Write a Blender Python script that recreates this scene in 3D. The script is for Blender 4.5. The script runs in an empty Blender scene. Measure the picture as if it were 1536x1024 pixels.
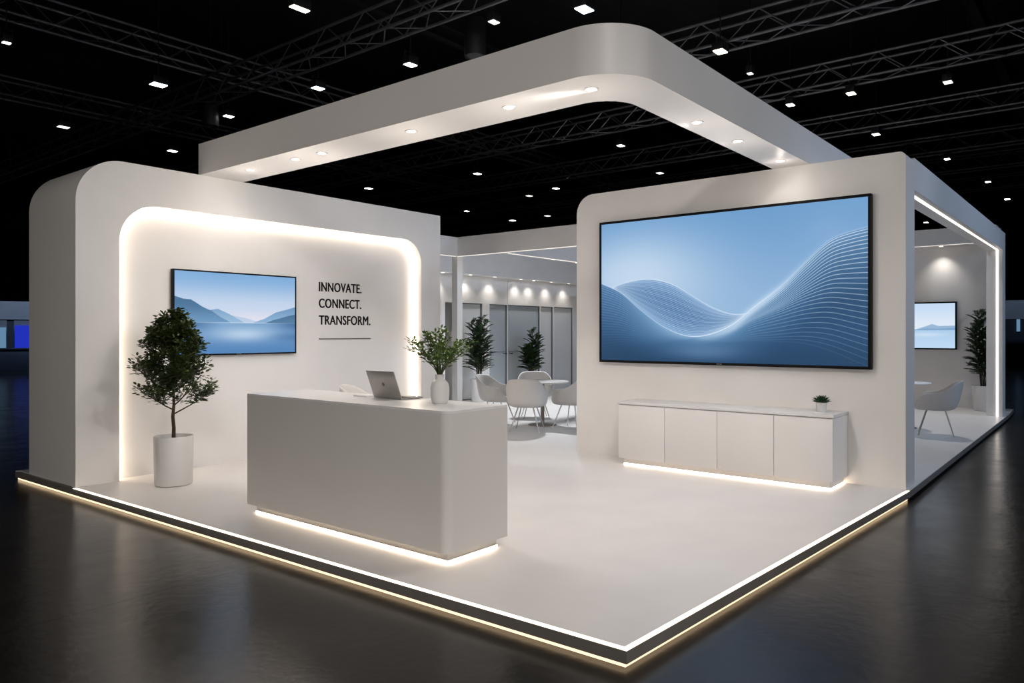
import bpy, bmesh, math, random
import numpy as np
from mathutils import Vector, Matrix

S = bpy.context.scene
COL = S.collection
PI = math.pi
D = math.radians

# ------------------------------------------------------------------ materials
def lin(c):
    return tuple(((x / 255) / 12.92 if x / 255 <= 0.04045 else ((x / 255 + 0.055) / 1.055) ** 2.4) for x in c)

def mat(name, col, rough=0.5, metal=0.0, noise=0.0, nscale=6.0, bump=0.0, bscale=40.0, spec=0.5, **kw):
    m = bpy.data.materials.new(name); m.use_nodes = True
    nt = m.node_tree; b = nt.nodes['Principled BSDF']
    b.inputs['Base Color'].default_value = (*col, 1)
    b.inputs['Roughness'].default_value = rough
    b.inputs['Metallic'].default_value = metal
    b.inputs['Specular IOR Level'].default_value = spec
    for k, v in kw.items():
        b.inputs[k].default_value = v
    tc = nt.nodes.new('ShaderNodeTexCoord')
    if noise > 0:
        n = nt.nodes.new('ShaderNodeTexNoise'); n.inputs['Scale'].default_value = nscale; n.inputs['Detail'].default_value = 6
        nt.links.new(tc.outputs['Object'], n.inputs['Vector'])
        r = nt.nodes.new('ShaderNodeValToRGB')
        r.color_ramp.elements[0].position = 0.3; r.color_ramp.elements[1].position = 0.7
        r.color_ramp.elements[0].color = (*[c * (1 - noise) for c in col], 1)
        r.color_ramp.elements[1].color = (*[min(1, c * (1 + noise)) for c in col], 1)
        nt.links.new(n.outputs['Fac'], r.inputs['Fac']); nt.links.new(r.outputs['Color'], b.inputs['Base Color'])
    if bump > 0:
        n2 = nt.nodes.new('ShaderNodeTexNoise'); n2.inputs['Scale'].default_value = bscale; n2.inputs['Detail'].default_value = 4
        nt.links.new(tc.outputs['Object'], n2.inputs['Vector'])
        bp = nt.nodes.new('ShaderNodeBump'); bp.inputs['Strength'].default_value = bump; bp.inputs['Distance'].default_value = 0.01
        nt.links.new(n2.outputs['Fac'], bp.inputs['Height']); nt.links.new(bp.outputs['Normal'], b.inputs['Normal'])
    return m

def emit(name, col, strength):
    m = bpy.data.materials.new(name); m.use_nodes = True
    nt = m.node_tree; nt.nodes.clear()
    o = nt.nodes.new('ShaderNodeOutputMaterial'); e = nt.nodes.new('ShaderNodeEmission')
    e.inputs['Color'].default_value = (*col, 1); e.inputs['Strength'].default_value = strength
    nt.links.new(e.outputs[0], o.inputs['Surface'])
    return m

def screen_mat(name, gloss=True):
    m = bpy.data.materials.new(name); m.use_nodes = True
    nt = m.node_tree; b = nt.nodes['Principled BSDF']
    b.inputs['Base Color'].default_value = (0.004, 0.004, 0.005, 1); b.inputs['Roughness'].default_value = 0.35
    b.inputs['Specular IOR Level'].default_value = 0.2
    a = nt.nodes.new('ShaderNodeAttribute'); a.attribute_name = 'picture'
    nt.links.new(a.outputs['Color'], b.inputs['Emission Color']); b.inputs['Emission Strength'].default_value = 0.95
    return m

WARM = (1.0, 0.80, 0.58)
M = {}
M['wall'] = mat('painted_white_panel', (0.84, 0.815, 0.795), 0.42, noise=0.025, nscale=1.6, bump=0.02, bscale=60)
M['canopy'] = mat('satin_white_canopy', (0.84, 0.815, 0.795), 0.42, noise=0.02, nscale=1.2)
M['deck'] = mat('white_stage_floor', (0.82, 0.79, 0.77), 0.34, noise=0.03, nscale=2.2, bump=0.015, bscale=30)
M['counter'] = mat('matt_white_lacquer', (0.70, 0.675, 0.65), 0.5, noise=0.015, nscale=2)
M['top'] = mat('white_stone_top', (0.80, 0.785, 0.775), 0.28, noise=0.03, nscale=9)
M['cab'] = mat('white_cabinet_lacquer', (0.84, 0.815, 0.795), 0.38, noise=0.012, nscale=2)
M['fascia'] = mat('dark_bronze_fascia', (0.23, 0.21, 0.19), 0.5, metal=0.2, noise=0.1, nscale=5)
M['pot'] = mat('matt_white_ceramic', (0.74, 0.72, 0.70), 0.5, noise=0.02, nscale=7, bump=0.03, bscale=80)
M['soil'] = mat('dark_soil', (0.02, 0.014, 0.009), 0.95, noise=0.5, nscale=40, bump=0.6, bscale=60)
M['bark'] = mat('brown_bark', (0.055, 0.036, 0.022), 0.85, noise=0.35, nscale=30, bump=0.4, bscale=60)
M['leaf'] = mat('deep_green_leaf', (0.042, 0.066, 0.014), 0.42, noise=0.45, nscale=14)
M['leaf2'] = mat('dark_green_leaf', (0.020, 0.046, 0.014), 0.42, noise=0.45, nscale=9)
M['leaf3'] = mat('fresh_green_leaf', (0.095, 0.165, 0.022), 0.45, noise=0.45, nscale=16)
M['leaf4'] = mat('succulent_leaf', (0.02, 0.065, 0.02), 0.4, noise=0.3, nscale=60)
M['black'] = mat('black_bezel', (0.004, 0.004, 0.005), 0.5, noise=0.1, nscale=5, spec=0.15)
M['ink'] = mat('black_lettering', (0.012, 0.011, 0.011), 0.5, noise=0.1, nscale=9)
M['greyline'] = mat('grey_rule', (0.13, 0.12, 0.115), 0.5, noise=0.05, nscale=9)
M['alu'] = mat('silver_aluminium', (0.42, 0.40, 0.38), 0.38, metal=0.7, noise=0.02, nscale=20)
M['alud'] = mat('dark_mark', (0.12, 0.115, 0.11), 0.3, metal=0.6, noise=0.02, nscale=20)
M['key'] = mat('black_keys', (0.02, 0.02, 0.02), 0.5, noise=0.1, nscale=50)
M['paper'] = mat('white_paper', (0.8, 0.79, 0.78), 0.7, noise=0.02, nscale=20)
M['shell'] = mat('off_white_moulded_shell', (0.66, 0.63, 0.60), 0.5, noise=0.02, nscale=9)
M['seat'] = mat('off_white_fabric', (0.66, 0.63, 0.60), 0.85, noise=0.06, nscale=60, bump=0.15, bscale=200)
M['steel'] = mat('brushed_steel', (0.58, 0.55, 0.52), 0.3, metal=0.8, noise=0.04, nscale=30)
M['brown'] = mat('taupe_metal', (0.28, 0.24, 0.21), 0.45, metal=0.3, noise=0.05, nscale=9)
M['truss'] = mat('dark_truss_metal', (0.18, 0.18, 0.195), 0.35, metal=0.5, noise=0.15, nscale=8)
M['rig'] = mat('black_rigging', (0.02, 0.02, 0.022), 0.5, metal=0.2, noise=0.15, nscale=8)
M['roof'] = mat('black_roof', (0.03, 0.03, 0.034), 0.8, noise=0.4, nscale=0.6)
M['hallwall'] = mat('black_drape', (0.010, 0.011, 0.014), 0.8, noise=0.4, nscale=0.8)
M['frost'] = None
M['mull'] = mat('grey_mullion', (0.16, 0.165, 0.175), 0.4, metal=0.4, noise=0.05, nscale=8)
M['handle'] = mat('dark_handle', (0.03, 0.03, 0.032), 0.35, metal=0.7, noise=0.05, nscale=9)
M['booth'] = mat('grey_blue_booth_panel', (0.30, 0.33, 0.40), 0.6, noise=0.05, nscale=2)
M['boothdark'] = mat('navy_booth_panel', (0.03, 0.04, 0.07), 0.5, noise=0.1, nscale=2)
M['ring'] = mat('white_trim_ring', (0.75, 0.73, 0.71), 0.35, noise=0.02, nscale=20)
M['led'] = emit('warm_led', WARM, 7.0)
M['led_niche'] = emit('warm_niche_led', (1.0, 0.84, 0.66), 10.5)
M['led_edge'] = emit('warm_edge_led', (1.0, 0.86, 0.70), 2.6)
M['led_under'] = emit('warm_underglow_led', (1.0, 0.72, 0.44), 1.7)
M['led_toe'] = emit('warm_plinth_led', (1.0, 0.82, 0.62), 15.0)
M['led_portal'] = emit('white_portal_led', (1.0, 0.90, 0.80), 2.2)
M['led_soft'] = emit('soft_white_led', (1.0, 0.92, 0.84), 1.0)
M['lens'] = emit('warm_downlight_lens', (1.0, 0.88, 0.72), 9.0)
M['fl_cool'] = emit('cool_flood_lens', (0.62, 0.80, 1.0), 14.0)
M['fl_neutral'] = emit('neutral_flood_lens', (1.0, 0.97, 0.93), 9.0)
M['fl_warm'] = emit('warm_flood_lens', (1.0, 0.88, 0.70), 9.0)
M['fl_dim'] = emit('dim_flood_lens', (1.0, 0.95, 0.88), 2.0)
M['blue_screen'] = emit('blue_lit_screen', (0.03, 0.06, 0.9), 0.5)
M['cyan_screen'] = emit('pale_blue_lit_screen', (0.16, 0.32, 0.5), 0.7)

def frosted(col, tr):
    m = bpy.data.materials.new('frosted_grey_glass'); m.use_nodes = True
    nt = m.node_tree; b = nt.nodes['Principled BSDF']
    b.inputs['Base Color'].default_value = (*col, 1); b.inputs['Roughness'].default_value = 0.16
    b.inputs['Coat Weight'].default_value = 0.4; b.inputs['Coat Roughness'].default_value = 0.05
    t = nt.nodes.new('ShaderNodeBsdfTransparent'); t.inputs['Color'].default_value = (0.75, 0.82, 0.86, 1)
    mx = nt.nodes.new('ShaderNodeMixShader'); mx.inputs[0].default_value = tr
    n = nt.nodes.new('ShaderNodeTexNoise'); n.inputs['Scale'].default_value = 1.5
    tc = nt.nodes.new('ShaderNodeTexCoord'); nt.links.new(tc.outputs['Object'], n.inputs['Vector'])
    mr = nt.nodes.new('ShaderNodeMapRange'); mr.inputs['To Min'].default_value = 0.1; mr.inputs['To Max'].default_value = 0.24
    nt.links.new(n.outputs['Fac'], mr.inputs['Value']); nt.links.new(mr.outputs[0], b.inputs['Roughness'])
    nt.links.new(b.outputs[0], mx.inputs[1]); nt.links.new(t.outputs[0], mx.inputs[2])
    nt.links.new(mx.outputs[0], nt.nodes['Material Output'].inputs['Surface'])
    return m
M['frost'] = frosted((0.50, 0.54, 0.56), 0.14)
M['frost_light'] = frosted((0.80, 0.80, 0.79), 0.08)

def concrete():
    m = bpy.data.materials.new('polished_dark_concrete'); m.use_nodes = True
    nt = m.node_tree; N = nt.nodes; L = nt.links; b = N['Principled BSDF']
    tc = N.new('ShaderNodeTexCoord')
    n = N.new('ShaderNodeTexNoise'); n.inputs['Scale'].default_value = 0.9; n.inputs['Detail'].default_value = 9; n.inputs['Roughness'].default_value = 0.62
    L.new(tc.outputs['Object'], n.inputs['Vector'])
    r = N.new('ShaderNodeValToRGB'); r.color_ramp.elements[0].position = 0.3; r.color_ramp.elements[1].position = 0.72
    r.color_ramp.elements[0].color = (0.012, 0.011, 0.010, 1); r.color_ramp.elements[1].color = (0.020, 0.018, 0.0165, 1)
    L.new(n.outputs['Fac'], r.inputs['Fac'])
    # saw-cut joints every 4 m
    mp = N.new('ShaderNodeMapping'); mp.inputs['Location'].default_value = (-2.3, -2.9, 0)
    L.new(tc.outputs['Object'], mp.inputs['Vector'])
    br = N.new('ShaderNodeTexBrick'); br.offset = 0.0; br.inputs['Scale'].default_value = 1.0
    br.inputs['Brick Width'].default_value = 6.0; br.inputs['Row Height'].default_value = 6.0
    br.inputs['Mortar Size'].default_value = 0.005; br.inputs['Mortar Smooth'].default_value = 0.1
    br.inputs['Color1'].default_value = (1, 1, 1, 1); br.inputs['Color2'].default_value = (1, 1, 1, 1); br.inputs['Mortar'].default_value = (0.35, 0.35, 0.35, 1)
    L.new(mp.outputs[0], br.inputs['Vector'])
    mul = N.new('ShaderNodeMix'); mul.data_type = 'RGBA'; mul.blend_type = 'MULTIPLY'; mul.inputs['Factor'].default_value = 1.0
    L.new(r.outputs['Color'], mul.inputs['A']); L.new(br.outputs['Color'], mul.inputs['B'])
    L.new(mul.outputs['Result'], b.inputs['Base Color'])
    n2 = N.new('ShaderNodeTexNoise'); n2.inputs['Scale'].default_value = 2.3; n2.inputs['Detail'].default_value = 8; n2.inputs['Roughness'].default_value = 0.7
    L.new(tc.outputs['Object'], n2.inputs['Vector'])
    mr = N.new('ShaderNodeMapRange'); mr.inputs['From Min'].default_value = 0.3; mr.inputs['From Max'].default_value = 0.7
    mr.inputs['To Min'].default_value = 0.17; mr.inputs['To Max'].default_value = 0.27
    L.new(n2.outputs['Fac'], mr.inputs['Value']); L.new(mr.outputs[0], b.inputs['Roughness'])
    n3 = N.new('ShaderNodeTexNoise'); n3.inputs['Scale'].default_value = 14; n3.inputs['Detail'].default_value = 6
    L.new(tc.outputs['Object'], n3.inputs['Vector'])
    bp = N.new('ShaderNodeBump'); bp.inputs['Strength'].default_value = 0.30; bp.inputs['Distance'].default_value = 0.004
    n4 = N.new('ShaderNodeTexNoise'); n4.inputs['Scale'].default_value = 70; n4.inputs['Detail'].default_value = 5; n4.inputs['Roughness'].default_value = 0.75
    L.new(tc.outputs['Object'], n4.inputs['Vector'])
    ad = N.new('ShaderNodeMath'); ad.operation = 'MULTIPLY_ADD'; ad.inputs[1].default_value = 0.22
    L.new(n4.outputs['Fac'], ad.inputs[0]); L.new(n3.outputs['Fac'], ad.inputs[2]); L.new(ad.outputs[0], bp.inputs['Height']); L.new(bp.outputs['Normal'], b.inputs['Normal'])
    sp = N.new('ShaderNodeMath'); sp.operation = 'MULTIPLY'; sp.inputs[1].default_value = 0.25
    L.new(br.outputs['Color'], sp.inputs[0]); L.new(sp.outputs[0], b.inputs['Specular IOR Level'])
    return m
M['concrete'] = concrete()

# ------------------------------------------------------------------ geometry helpers
class MB:
    def __init__(self):
        self.bm = bmesh.new()
    def box(self, x0, x1, y0, y1, z0, z1, bevel=0.0, seg=2, mtx=None):
        r = bmesh.ops.create_cube(self.bm, size=1.0)
        vs = r['verts']
        for v in vs:
            v.co = Vector(((x0 + x1) / 2 + v.co.x * (x1 - x0), (y0 + y1) / 2 + v.co.y * (y1 - y0), (z0 + z1) / 2 + v.co.z * (z1 - z0)))
        if bevel > 0:
            es = list({e for v in vs for e in v.link_edges})
            rb = bmesh.ops.bevel(self.bm, geom=es, offset=bevel, segments=seg, profile=0.5, affect='EDGES')
            vs = list({v for f in rb['faces'] for v in f.verts} | {v for v in vs if v.is_valid})
        if mtx is not None:
            for v in vs:
                if v.is_valid: v.co = mtx @ v.co
        return self
    def prism(self, pts, a, b, fn):
        """outline pts (p,q) extruded between a and b; fn(p,q,t) -> xyz"""
        n = len(pts)
        v0 = [self.bm.verts.new(fn(p, q, a)) for p, q in pts]
        v1 = [self.bm.verts.new(fn(p, q, b)) for p, q in pts]
        for i in range(n):
            j = (i + 1) % n
            self.bm.faces.new((v0[i], v0[j], v1[j], v1[i]))
        from mathutils.geometry import tessellate_polygon
        for tri in tessellate_polygon([[Vector((p, q, 0)) for p, q in pts]]):
            self.bm.faces.new([v0[k] for k in tri]); self.bm.faces.new([v1[k] for k in reversed(tri)])
        return self
    def tube(self, pts, r, seg=8, cap=True):
        pts = [Vector(p) for p in pts]
        rs = r if isinstance(r, (list, tuple)) else [r] * len(pts)
        rings = []
        up = None
        for i, p in enumerate(pts):
            if i == 0: t = pts[1] - p
            elif i == len(pts) - 1: t = p - pts[i - 1]
            else: t = (pts[i + 1] - p).normalized() + (p - pts[i - 1]).normalized()
            t.normalize()
            if up is None:
                up = Vector((0, 0, 1)) if abs(t.z) < 0.9 else Vector((1, 0, 0))
            a = t.cross(up)
            if a.length < 1e-4: a = t.cross(Vector((0, 1, 0.3)))
            a.normalize(); bb = a.cross(t).normalized(); up = bb
            rings.append([self.bm.verts.new(p + (a * math.cos(2 * PI * k / seg) + bb * math.sin(2 * PI * k / seg)) * rs[i]) for k in range(seg)])
        for i in range(len(rings) - 1):
            for k in range(seg):
                l = (k + 1) % seg
                self.bm.faces.new((rings[i][k], rings[i][l], rings[i + 1][l], rings[i + 1][k]))
        if cap:
            self.bm.faces.new(list(reversed(rings[0]))); self.bm.faces.new(rings[-1])
        return self
    def lathe(self, prof, seg=32, c=(0, 0, 0)):
        rings = []
        for r, z in prof:
            if r < 1e-5:
                rings.append([self.bm.verts.new((c[0], c[1], c[2] + z))])
            else:
                rings.append([self.bm.verts.new((c[0] + r * math.cos(2 * PI * k / seg), c[1] + r * math.sin(2 * PI * k / seg), c[2] + z)) for k in range(seg)])
        for i in range(len(rings) - 1):
            A, B = rings[i], rings[i + 1]
            for k in range(seg):
                l = (k + 1) % seg
                if len(A) == 1 and len(B) > 1: self.bm.faces.new((A[0], B[l], B[k]))
                elif len(B) == 1 and len(A) > 1: self.bm.faces.new((A[k], A[l], B[0]))
                elif len(A) > 1: self.bm.faces.new((A[k], A[l], B[l], B[k]))
        return self
    def leaf(self, p, d, n, l, w):
        d = d.normalized(); s = d.cross(n)
        if s.length < 1e-3: s = d.cross(Vector((0.3, 0.5, 0.8)))
        s.normalize(); n = s.cross(d).normalized()
        q = [p, p + d * l * .35 + s * w * .5 + n * l * .06, p + d * l * .7 + s * w * .42 + n * l * .05, p + d * l - n * l * .04,
             p + d * l * .7 - s * w * .42 + n * l * .05, p + d * l * .35 - s * w * .5 + n * l * .06, p + d * l * .5 - n * l * .02]
        v = [self.bm.verts.new(x) for x in q]
        for a, b, c in ((0, 1, 6), (1, 2, 6), (2, 3, 6), (3, 4, 6), (4, 5, 6), (5, 0, 6)):
            self.bm.faces.new((v[a], v[b], v[c]))
    def build(self, name, m, parent=None, smooth=True, angle=35, keepnormals=False):
        if not keepnormals:
            bmesh.ops.recalc_face_normals(self.bm, faces=self.bm.faces)
        me = bpy.data.meshes.new(name); self.bm.to_mesh(me); self.bm.free()
        me.materials.append(m)
        if smooth:
            me.polygons.foreach_set('use_smooth', [True] * len(me.polygons))
            me.set_sharp_from_angle(angle=D(angle))
        o = bpy.data.objects.new(name, me); COL.objects.link(o)
        if parent is not None: o.parent = parent
        return o

def thing(name, label, cat, loc=(0, 0, 0), rz=0.0, group=None):
    o = bpy.data.objects.new(name, None); COL.objects.link(o)
    o.empty_display_size = 0.1
    o.location = loc; o.rotation_euler = (0, 0, rz)
    o['label'] = label; o['category'] = cat
    if group: o['group'] = group
    return o
def tag(o, label, cat, group=None):
    o['label'] = label; o['category'] = cat
    if group: o['group'] = group
    return o
def structure(o):
    o['kind'] = 'structure'; return o
def plabel(o, t):
    o['label'] = t; return o
def dup(root, loc, rz, label, group=None):
    r = root.copy(); COL.objects.link(r); r.location = loc; r.rotation_euler = (0, 0, rz); r['label'] = label
    if group: r['group'] = group
    for ch in list(root.children):
        c = ch.copy(); COL.objects.link(c); c.parent = r
        for g in ch.children:
            d = g.copy(); COL.objects.link(d); d.parent = c
    return r

def arc(cx, cz, r, a0, a1, n=14):
    return [(cx + r * math.cos(D(a0 + (a1 - a0) * i / n)), cz + r * math.sin(D(a0 + (a1 - a0) * i / n))) for i in range(n + 1)]

FZ = 0.10          # top of the stage above the hall floor
# ------------------------------------------------------------------ hall shell
b = MB(); b.box(-45, 60, -45, 65, -0.2, 0.0); structure(b.build('floor', M['concrete'], smooth=False))
b = MB(); b.box(-45, 60, -45, 65, 11.0, 11.2); structure(b.build('ceiling', M['roof'], smooth=False))
for nm, bx in (('wall_north', (-45, 60, 65, 65.2)), ('wall_south', (-45, 60, -45.2, -45)), ('wall_east', (60, 60.2, -45, 65)), ('wall_west', (-45.2, -45, -45, 65))):
    b = MB(); b.box(*bx, 0.0, 11.0); structure(b.build(nm, M['hallwall'], smooth=False))

# ------------------------------------------------------------------ stage platform
st = thing('stage_platform', 'low white exhibition stage with dark edge and glowing warm light lines', 'platform', (0, 0, 0))
OUT = [(0, 0), (5.05, -0.24), (13.9, -0.15), (15.3, -0.10), (15.3, 12.0), (4.9, 12.0), (4.9, 7.83), (-0.16, 7.83)]
def inset(poly, d):
    n = len(poly); out = []
    for i in range(n):
        p0 = Vector(poly[i - 1]); p1 = Vector(poly[i]); p2 = Vector(poly[(i + 1) % n])
        e1 = (p1 - p0).normalized(); e2 = (p2 - p1).normalized()
        n1 = Vector((-e1.y, e1.x)); n2 = Vector((-e2.y, e2.x))
        k = (n1 + n2); k = k / max(0.2, (1 + n1.dot(n2)))
        out.append(tuple(p1 + k * d))
    return out
f3 = lambda p, q, t: (p, q, t)
b = MB(); b.prism(inset(OUT, 0.032), 0.03, FZ - 0.0006, f3); b.build('deck', M['deck'], st, smooth=False)
def band(poly, d0, d1, z0, z1, idx):
    """solid band following the edges idx of poly between insets d0 and d1"""
    m = MB(); A = inset(poly, d0); B = inset(poly, d1)
    ids = idx + [(idx[-1] + 1) % len(poly)]
    for i, j in zip(ids[:-1], ids[1:]):
        vs = [m.bm.verts.new((*A[i], z0)), m.bm.verts.new((*A[j], z0)), m.bm.verts.new((*B[j], z0)), m.bm.verts.new((*B[i], z0)),
              m.bm.verts.new((*A[i], z1)), m.bm.verts.new((*A[j], z1)), m.bm.verts.new((*B[j], z1)), m.bm.verts.new((*B[i], z1))]
        for q in ((0, 3, 2, 1), (4, 5, 6, 7), (0, 1, 5, 4), (1, 2, 6, 5), (2, 3, 7, 6), (3, 0, 4, 7)):
            m.bm.faces.new([vs[k] for k in q])
    return m
o = band(OUT, 0.0, 0.032, 0.030, FZ - 0.0065, [0, 1, 2, 3, 4, 5, 6, 7]).build('edge_fascia', M['fascia'], st, smooth=False); plabel(o, 'dark bronze edge fascia')
E1 = [(0, 0), (5.03, -0.24), (5.03, 6.3), (-0.14, 6.3)]
o = band(E1, 0.003, 0.031, FZ - 0.006, FZ - 0.0004, [0]).build('edge_light', M['led_edge'], st, smooth=False); plabel(o, 'white light line along the right edge')
o = band(E1, 0.003, 0.031, FZ - 0.006, FZ - 0.0004, [3]).build('edge_light', M['led_edge'], st, smooth=False); plabel(o, 'white light line along the front left edge')
E2 = [(0, 0), (5.05, -0.24), (5.05, 7.83), (-0.16, 7.83)]
o = band(E2, 0.020, 0.032, 0.004, 0.026, [0]).build('underglow_strip', M['led_under'], st, smooth=False); plabel(o, 'warm glowing strip under the right edge')
o = band(E2, 0.020, 0.032, 0.004, 0.026, [3]).build('underglow_strip', M['led_under'], st, smooth=False); plabel(o, 'warm glowing strip under the front left edge')
band(OUT, 0.002, 0.0318, FZ - 0.0064, FZ - 0.0006, [1, 2, 3, 4, 5, 6]).build('rim', M['deck'], st, smooth=False)
m_ = MB(); m_.prism(inset(OUT, 0.10), 0.0, 0.03, f3); m_.build('plinth', M['fascia'], st, smooth=False)

# ------------------------------------------------------------------ left wall with arched niche
WT = FZ + 3.36
UL, UR = -0.11, 5.09
outer = [(UL, FZ)] + [p for p in arc(UL + 0.46, WT - 0.46, 0.46, 180, 90)] + [(UR, WT), (UR, FZ)]
NL, NR, NT, NRAD = 0.315, 4.69, FZ + 2.935, 0.42
niche = [(NR, FZ)] + arc(NR - 0.36, NT - 0.36, 0.36, 0, 90) + arc(NL + NRAD, NT - NRAD, NRAD, 90, 180) + [(NL, FZ)]
fuv = lambda p, q, t: (p, t, q)
wl = MB(); wl.prism(outer + niche, 6.30, 6.45, fuv); wl.prism(outer, 6.45, 7.56, fuv)
wall_left = structure(wl.build('wall_left', M['wall'], angle=30))
# glowing strip on the inside of the niche
ls = MB()
nin = niche
cen = Vector((2.5, 1.5))
def off(poly, d):
    n = len(poly); out = []
    for i in range(n):
        p = Vector(poly[i])
        a = Vector(poly[max(i - 1, 0)]); c = Vector(poly[min(i + 1, n - 1)])
        t = (c - a).normalized(); out.append(tuple(p + Vector((-t.y, t.x)) * d))
    return out
inn = off(niche, 0.010)
inn[0] = (NR - 0.010, FZ); inn[-1] = (NL + 0.010, FZ)
for i in range(len(niche) - 1):
    a0, a1, b0, b1 = niche[i], niche[i + 1], inn[i], inn[i + 1]
    y0, y1 = 6.385, 6.430
    vs = [ls.bm.verts.new((a0[0], y0, a0[1])), ls.bm.verts.new((a1[0], y0, a1[1])), ls.bm.verts.new((b1[0], y0, b1[1])), ls.bm.verts.new((b0[0], y0, b0[1])),
          ls.bm.verts.new((b1[0], y1, b1[1])), ls.bm.verts.new((b0[0], y1, b0[1]))]
    ls.bm.faces.new((vs[0], vs[1], vs[2], vs[3])); ls.bm.faces.new((vs[3], vs[2], vs[4], vs[5]))
o = ls.build('light_strip', M['led_niche'], wall_left, angle=60); plabel(o, 'warm glowing strip around the niche')

# ------------------------------------------------------------------ right wall (big screen) 
RT = FZ + 3.36
outl = [(-0.20, FZ)] + arc(-0.20 + 0.06, RT - 0.06, 0.06, 180, 90, 8) + arc(3.73 - 0.25, RT - 0.25, 0.25, 90, 0) + [(3.73, FZ)]
wr = MB(); wr.prism(outl, 5.04, 5.44, lambda p, q, t: (t, p, q)); wall_right = structure(wr.build('wall_right', M['wall'], angle=30))

# ------------------------------------------------------------------ canopy
CB, CT = FZ + 3.361, FZ + 3.716
cu0, cu1, cv0, cv1 = 1.206, 1.75, 0.731, 1.126
pl = [(7.3, cv0), (7.3, cv1)] + list(reversed(arc(cu1 + 0.30, cv1 + 0.30, 0.30, 180, 270, 12))) + [(cu1, 6.335), (cu0, 6.335)] + arc(cu0 + 0.42, cv0 + 0.42, 0.42, 180, 270, 16)
cano = thing('canopy', 'white L-shaped overhead canopy with rounded corner and recessed downlights', 'canopy', (0, 0, 0))
b = MB(); b.prism(pl, CB, CT, f3); b.build('body', M['canopy'], cano, angle=30)
DL = [(1.43, 5.63), (1.44, 4.80), (1.45, 4.37), (1.45, 3.07), (1.45, 1.94), (1.49, 1.18), (2.80, 0.96), (3.63, 0.94), (4.70, 0.92)]
def downlight(parent, x, y, z, r=0.05):
    q = MB(); q.lathe([(r * 0.82, 0.0), (r * 0.82, -0.004), (r * 1.05, -0.006), (r * 1.15, -0.003), (r * 1.15, 0.0)], 24)
    ring = q.build('downlight', M['ring'], parent); ring.location = (x, y, z)
    q = MB(); q.lathe([(0, -0.002), (r * 0.82, -0.002)], 24); le = q.build('lens', M['lens'], ring)
    plabel(le, 'glowing warm lens')
    return ring
def spot(name, loc, target, power, angle, blend=0.6, col=(1, 0.93, 0.86), radius=0.04):
    l = bpy.data.lights.new(name, 'SPOT'); l.energy = power; l.color = col; l.spot_size = D(angle); l.spot_blend = blend; l.shadow_soft_size = radius
    o = bpy.data.objects.new(name, l); COL.objects.link(o); o.location = loc
    o.rotation_euler = (Vector(target) - Vector(loc)).to_track_quat('-Z', 'Y').to_euler()
    return o
CPOW = 34
for x, y in DL:
    downlight(cano, x, y, CB)
    spot('downlight_lamp', (x, y, CB - 0.03), (x + (0.25 if y > 1.3 else 0.0), y + (0.25 if y < 1.5 else 0), 0), CPOW * (0.14 if x > 4.5 else 0.35 if y > 5.5 else 1), 150, 0.9, (1, 0.92, 0.865))
    pt = bpy.data.lights.new('soffit_fill_point', 'POINT'); pt.energy = 0.8 if x > 4.5 else 2.6 if y > 5.5 else 5.5; pt.color = (1, 0.9, 0.8); pt.shadow_soft_size = 0.03  # unseen point light added below the soffit to brighten it
    po = bpy.data.objects.new('soffit_fill_point', pt); COL.objects.link(po); po.location = (x, y, CB - (0.12 if x > 4.5 else 0.30 if y > 5.5 else 0.52))
for x, y in DL[5:8]:      # extra spots added at three front downlights to brighten the left wall
    spot('left_wall_fill_spot', (x + .02, y + .02, CB - 0.03), (0.2 if x < 2 else x * .9 + .3, 6.4, FZ + (1.3 if x < 2 else 1.6)), 120 if x < 2 else 62, 70, 0.9, (1, 0.95, 0.90), 0.04)

# ------------------------------------------------------------------ portal frame on the right
pf = thing('portal_frame', 'white side portal of one long beam and one post with a light line inside', 'frame', (0, 0, 0))
vA, vB = -0.20, -0.10
def pv(u): return vA + (vB - vA) * (u - 5.44) / (13.9 - 5.44)
def skewbox(m, u0, u1, dv0, dv1, z0a, z0b, z1a, z1b):
    vs = [m.bm.verts.new(c) for c in ((u0, pv(u0) + dv0, z0a), (u1, pv(u1) + dv0, z0b), (u1, pv(u1) + dv1, z0b), (u0, pv(u0) + dv1, z0a),
                                       (u0, pv(u0) + dv0, z1a), (u1, pv(u1) + dv0, z1b), (u1, pv(u1) + dv1, z1b), (u0, pv(u0) + dv1, z1a))]
    for q in ((0, 3, 2, 1), (4, 5, 6, 7), (0, 1, 5, 4), (1, 2, 6, 5), (2, 3, 7, 6), (3, 0, 4, 7)): m.bm.faces.new([vs[k] for k in q])
    return m
ZB0, ZB1, ZT0, ZT1 = FZ + 3.03, FZ + 3.12, RT, RT + 0.10
PW = 0.26
skewbox(MB(), 5.44, 13.9, 0.0, PW, ZB0, ZB1, ZT0, ZT1).build('beam', M['wall'], pf, smooth=False)
skewbox(MB(), 13.45, 13.9, 0.0, PW, FZ, FZ, ZB1, ZB1).build('post', M['wall'], pf, smooth=False)
o = skewbox(MB(), 5.45, 13.44, 0.068, 0.102, ZB0 - 0.010, ZB1 - 0.010, ZB0, ZB1 - 0.0005).build('light_strip', M['led_portal'], pf, smooth=False); plabel(o, 'glowing strip under the beam')
o = skewbox(MB(), 13.44, 13.45, 0.068, 0.102, FZ, FZ, ZB1, ZB1).build('light_strip', M['led_portal'], pf, smooth=False); plabel(o, 'glowing strip down the post')

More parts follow.
